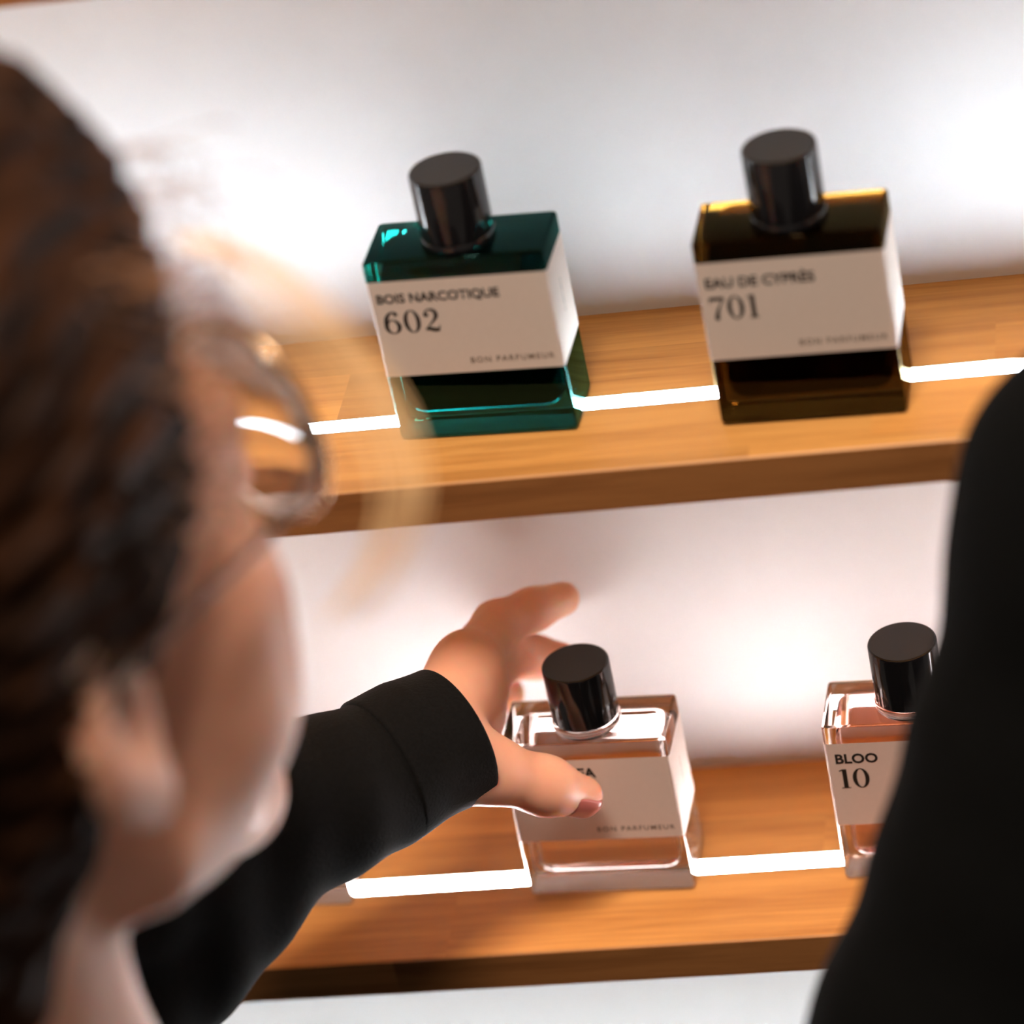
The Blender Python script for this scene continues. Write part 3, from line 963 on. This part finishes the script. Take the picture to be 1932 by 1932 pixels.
p1 = person('person', 'brown-haired person in glasses and black top reaching out for the clear bottle', head1, nb1, by, (shL, shR),
            [(shL, elL, HANDL, (0.058, 0.040, 0.0258), {'amp': 0.0012, 'freq': 92, 'cuff': CUFF, 'cut': CUT, 'cuff_h': 0.0009, 'hang': True}),
             (shR, elR, HANDR, (0.058, 0.044, 0.031), {'amp': 0.0014, 'freq': 120})],
            M_FABRIC, 0.0017, hair_maker(0.012, 1.0, 170, 3), top_h=0.0026)
stray_lock(p1, [c for c in p1.children if c.name.startswith('hair')][0], LOCK)
# thumb nail
def nail(root, tip, prev, up, w, l):
    tip = Vector(tip); prev = Vector(prev)
    d = (tip - prev).normalized(); u = Vector(up); u = (u - u.dot(d) * d).normalized(); sd = d.cross(u)
    v, f = [], []
    nu, nv = 10, 10
    for i in range(nu + 1):
        for j in range(nv + 1):
            a = (i / nu - 0.5) * 2; t = j / nv
            s = -0.0068 + t * l - 0.0012 * a * a
            r = 0.0078 - s * 0.12 if s < 0 else math.sqrt(max(0.0078 ** 2 - s * s, 1e-8))
            hw = w / 2 * (1 - 0.16 * max(0, (0.3 - t) / 0.3) ** 2)
            th = a * hw / max(r, 0.0066)
            v.append(tip + d * s + (u * cos(th) + sd * sin(th)) * (r + 0.00015))
    for i in range(nu):
        for j in range(nv):
            k = i * (nv + 1) + j
            f.append((k, k + 1, k + nv + 2, k + nv + 1))
    o = link('thumb_nail', mesh_from('nail', v, f, True), M_NAIL, root, loc=-root.location)
    md = o.modifiers.new('solid', 'SOLIDIFY'); md.thickness = 0.0005; md.offset = 0.0
    return o
nail(p1, HANDL['ttip'], HANDL['tdip'], (0.25, -0.85, -0.25), 0.0115, 0.0122)

# --- eyeglasses
def eyeglasses(head):
    root = link('eyeglasses', None, loc=head.w((0, 0.10, 0.0)))
    tag(root, 'thin framed eyeglasses worn by the brown-haired person', 'glasses')
    off = -root.location
    LC = 0.0335; RX, RZ = 0.0285, 0.0310
    def rim_pt(s, a, k=1.0):
        x = RX * k * cos(a); z = RZ * k * sin(a)
        return (s * (LC + x), 0.106 - 0.10 * (LC + x) ** 2 / 0.06 * 0.6, 0.015 + z)
    frame = []
    for s in (-1, 1):
        pts = [head.w(rim_pt(s, 2 * pi * i / 40)) for i in range(40)]
        link('rim', tube('rim', pts, 0.0011, 8, True), M_FRAME, root, loc=off)
        # meniscus lens
        v, f = [], []
        n, m = 40, 14
        for side in (0, 1):
            for j in range(m + 1):
                for i in range(n):
                    k = j / m
                    p = list(rim_pt(s, 2 * pi * i / n, max(k, 0.001) * 0.985))
                    p[1] += 0.0042 * (1 - k * k) + 0.0012 if side == 0 else 0.0070 * (1 - k * k) - 0.0028
                    v.append(head.w(p))
        st = (m + 1) * n
        for j in range(m):
            for i in range(n):
                i2 = (i + 1) % n
                f.append((j * n + i, (j + 1) * n + i, (j + 1) * n + i2, j * n + i2))
                f.append((st + j * n + i, st + j * n + i2, st + (j + 1) * n + i2, st + (j + 1) * n + i))
        for i in range(n):
            i2 = (i + 1) % n
            f.append((m * n + i, st + m * n + i, st + m * n + i2, m * n + i2))
        me = mesh_from('lens', v, f, True)
        bm = bmesh.new(); bm.from_mesh(me); bmesh.ops.recalc_face_normals(bm, faces=bm.faces); bm.to_mesh(me); bm.free()
        link('lens', me, M_LENS, root, loc=off)
        hp = rim_pt(s, 0.25)
        pts = [head.w(q) for q in (hp, (s * 0.0690, 0.088, 0.014), (s * 0.0785, 0.055, 0.016), (s * 0.0825, 0.010, 0.016), (s * 0.083, -0.006, 0.012), (s * 0.082, -0.022, -0.006), (s * 0.080, -0.026, -0.020))]
        link('temple_arm', tube('temple_arm', pts, 0.0014, 8), M_TORT, root, loc=off)
    pts = [head.w((x, 0.1065 + 0.004 * (1 - (x / 0.009) ** 2), 0.011 + 0.003 * (1 - (x / 0.009) ** 2))) for x in np.linspace(-0.009, 0.009, 7)]
    link('bridge', tube('bridge', pts, 0.0011, 8), M_FRAME, root, loc=off)
    return root
eyeglasses(head1)

# --- person in black at the right
yaw2 = radians(28)
R2 = np.array([cos(yaw2), -sin(yaw2), 0]); F2 = np.array([sin(yaw2), cos(yaw2), 0])
s2 = np.array((0.0984, -0.2254, 0.0268)); e2 = np.array((-0.0190, -0.3319, -0.1973))
nb2 = s2 + 0.175 * R2 + 0.06 * Z3
sr2 = nb2 + 0.175 * R2 - 0.06 * Z3
head2 = Head(nb2 + 0.05 * F2 + 0.155 * Z3, yaw2, 0.0, 0.0, 1.0)
w2 = e2 + np.array((0.10, 0.06, -0.20)); hl2 = relaxed_hand(w2, (0.35, 0.2, -0.9), R2, F2)
er2 = sr2 + np.array((0.05, -0.05, -0.27)); wr2 = er2 + np.array((0.0, 0.06, -0.24)); hr2 = relaxed_hand(wr2, (0.0, 0.2, -1), -R2, F2)
person('person', 'person in plain black clothing standing close up along the right edge of the picture', head2, nb2, yaw2, (s2, sr2),
       [(s2, e2, hl2, (0.056, 0.050, 0.036), {'amp': 0.0012, 'freq': 90}), (sr2, er2, hr2, (0.058, 0.046, 0.034), {'amp': 0.0012, 'freq': 90})],
       M_FABRIC2, 0.0032, hair_maker(0.011, 0.8, 0, 9), top_h=0.0040)
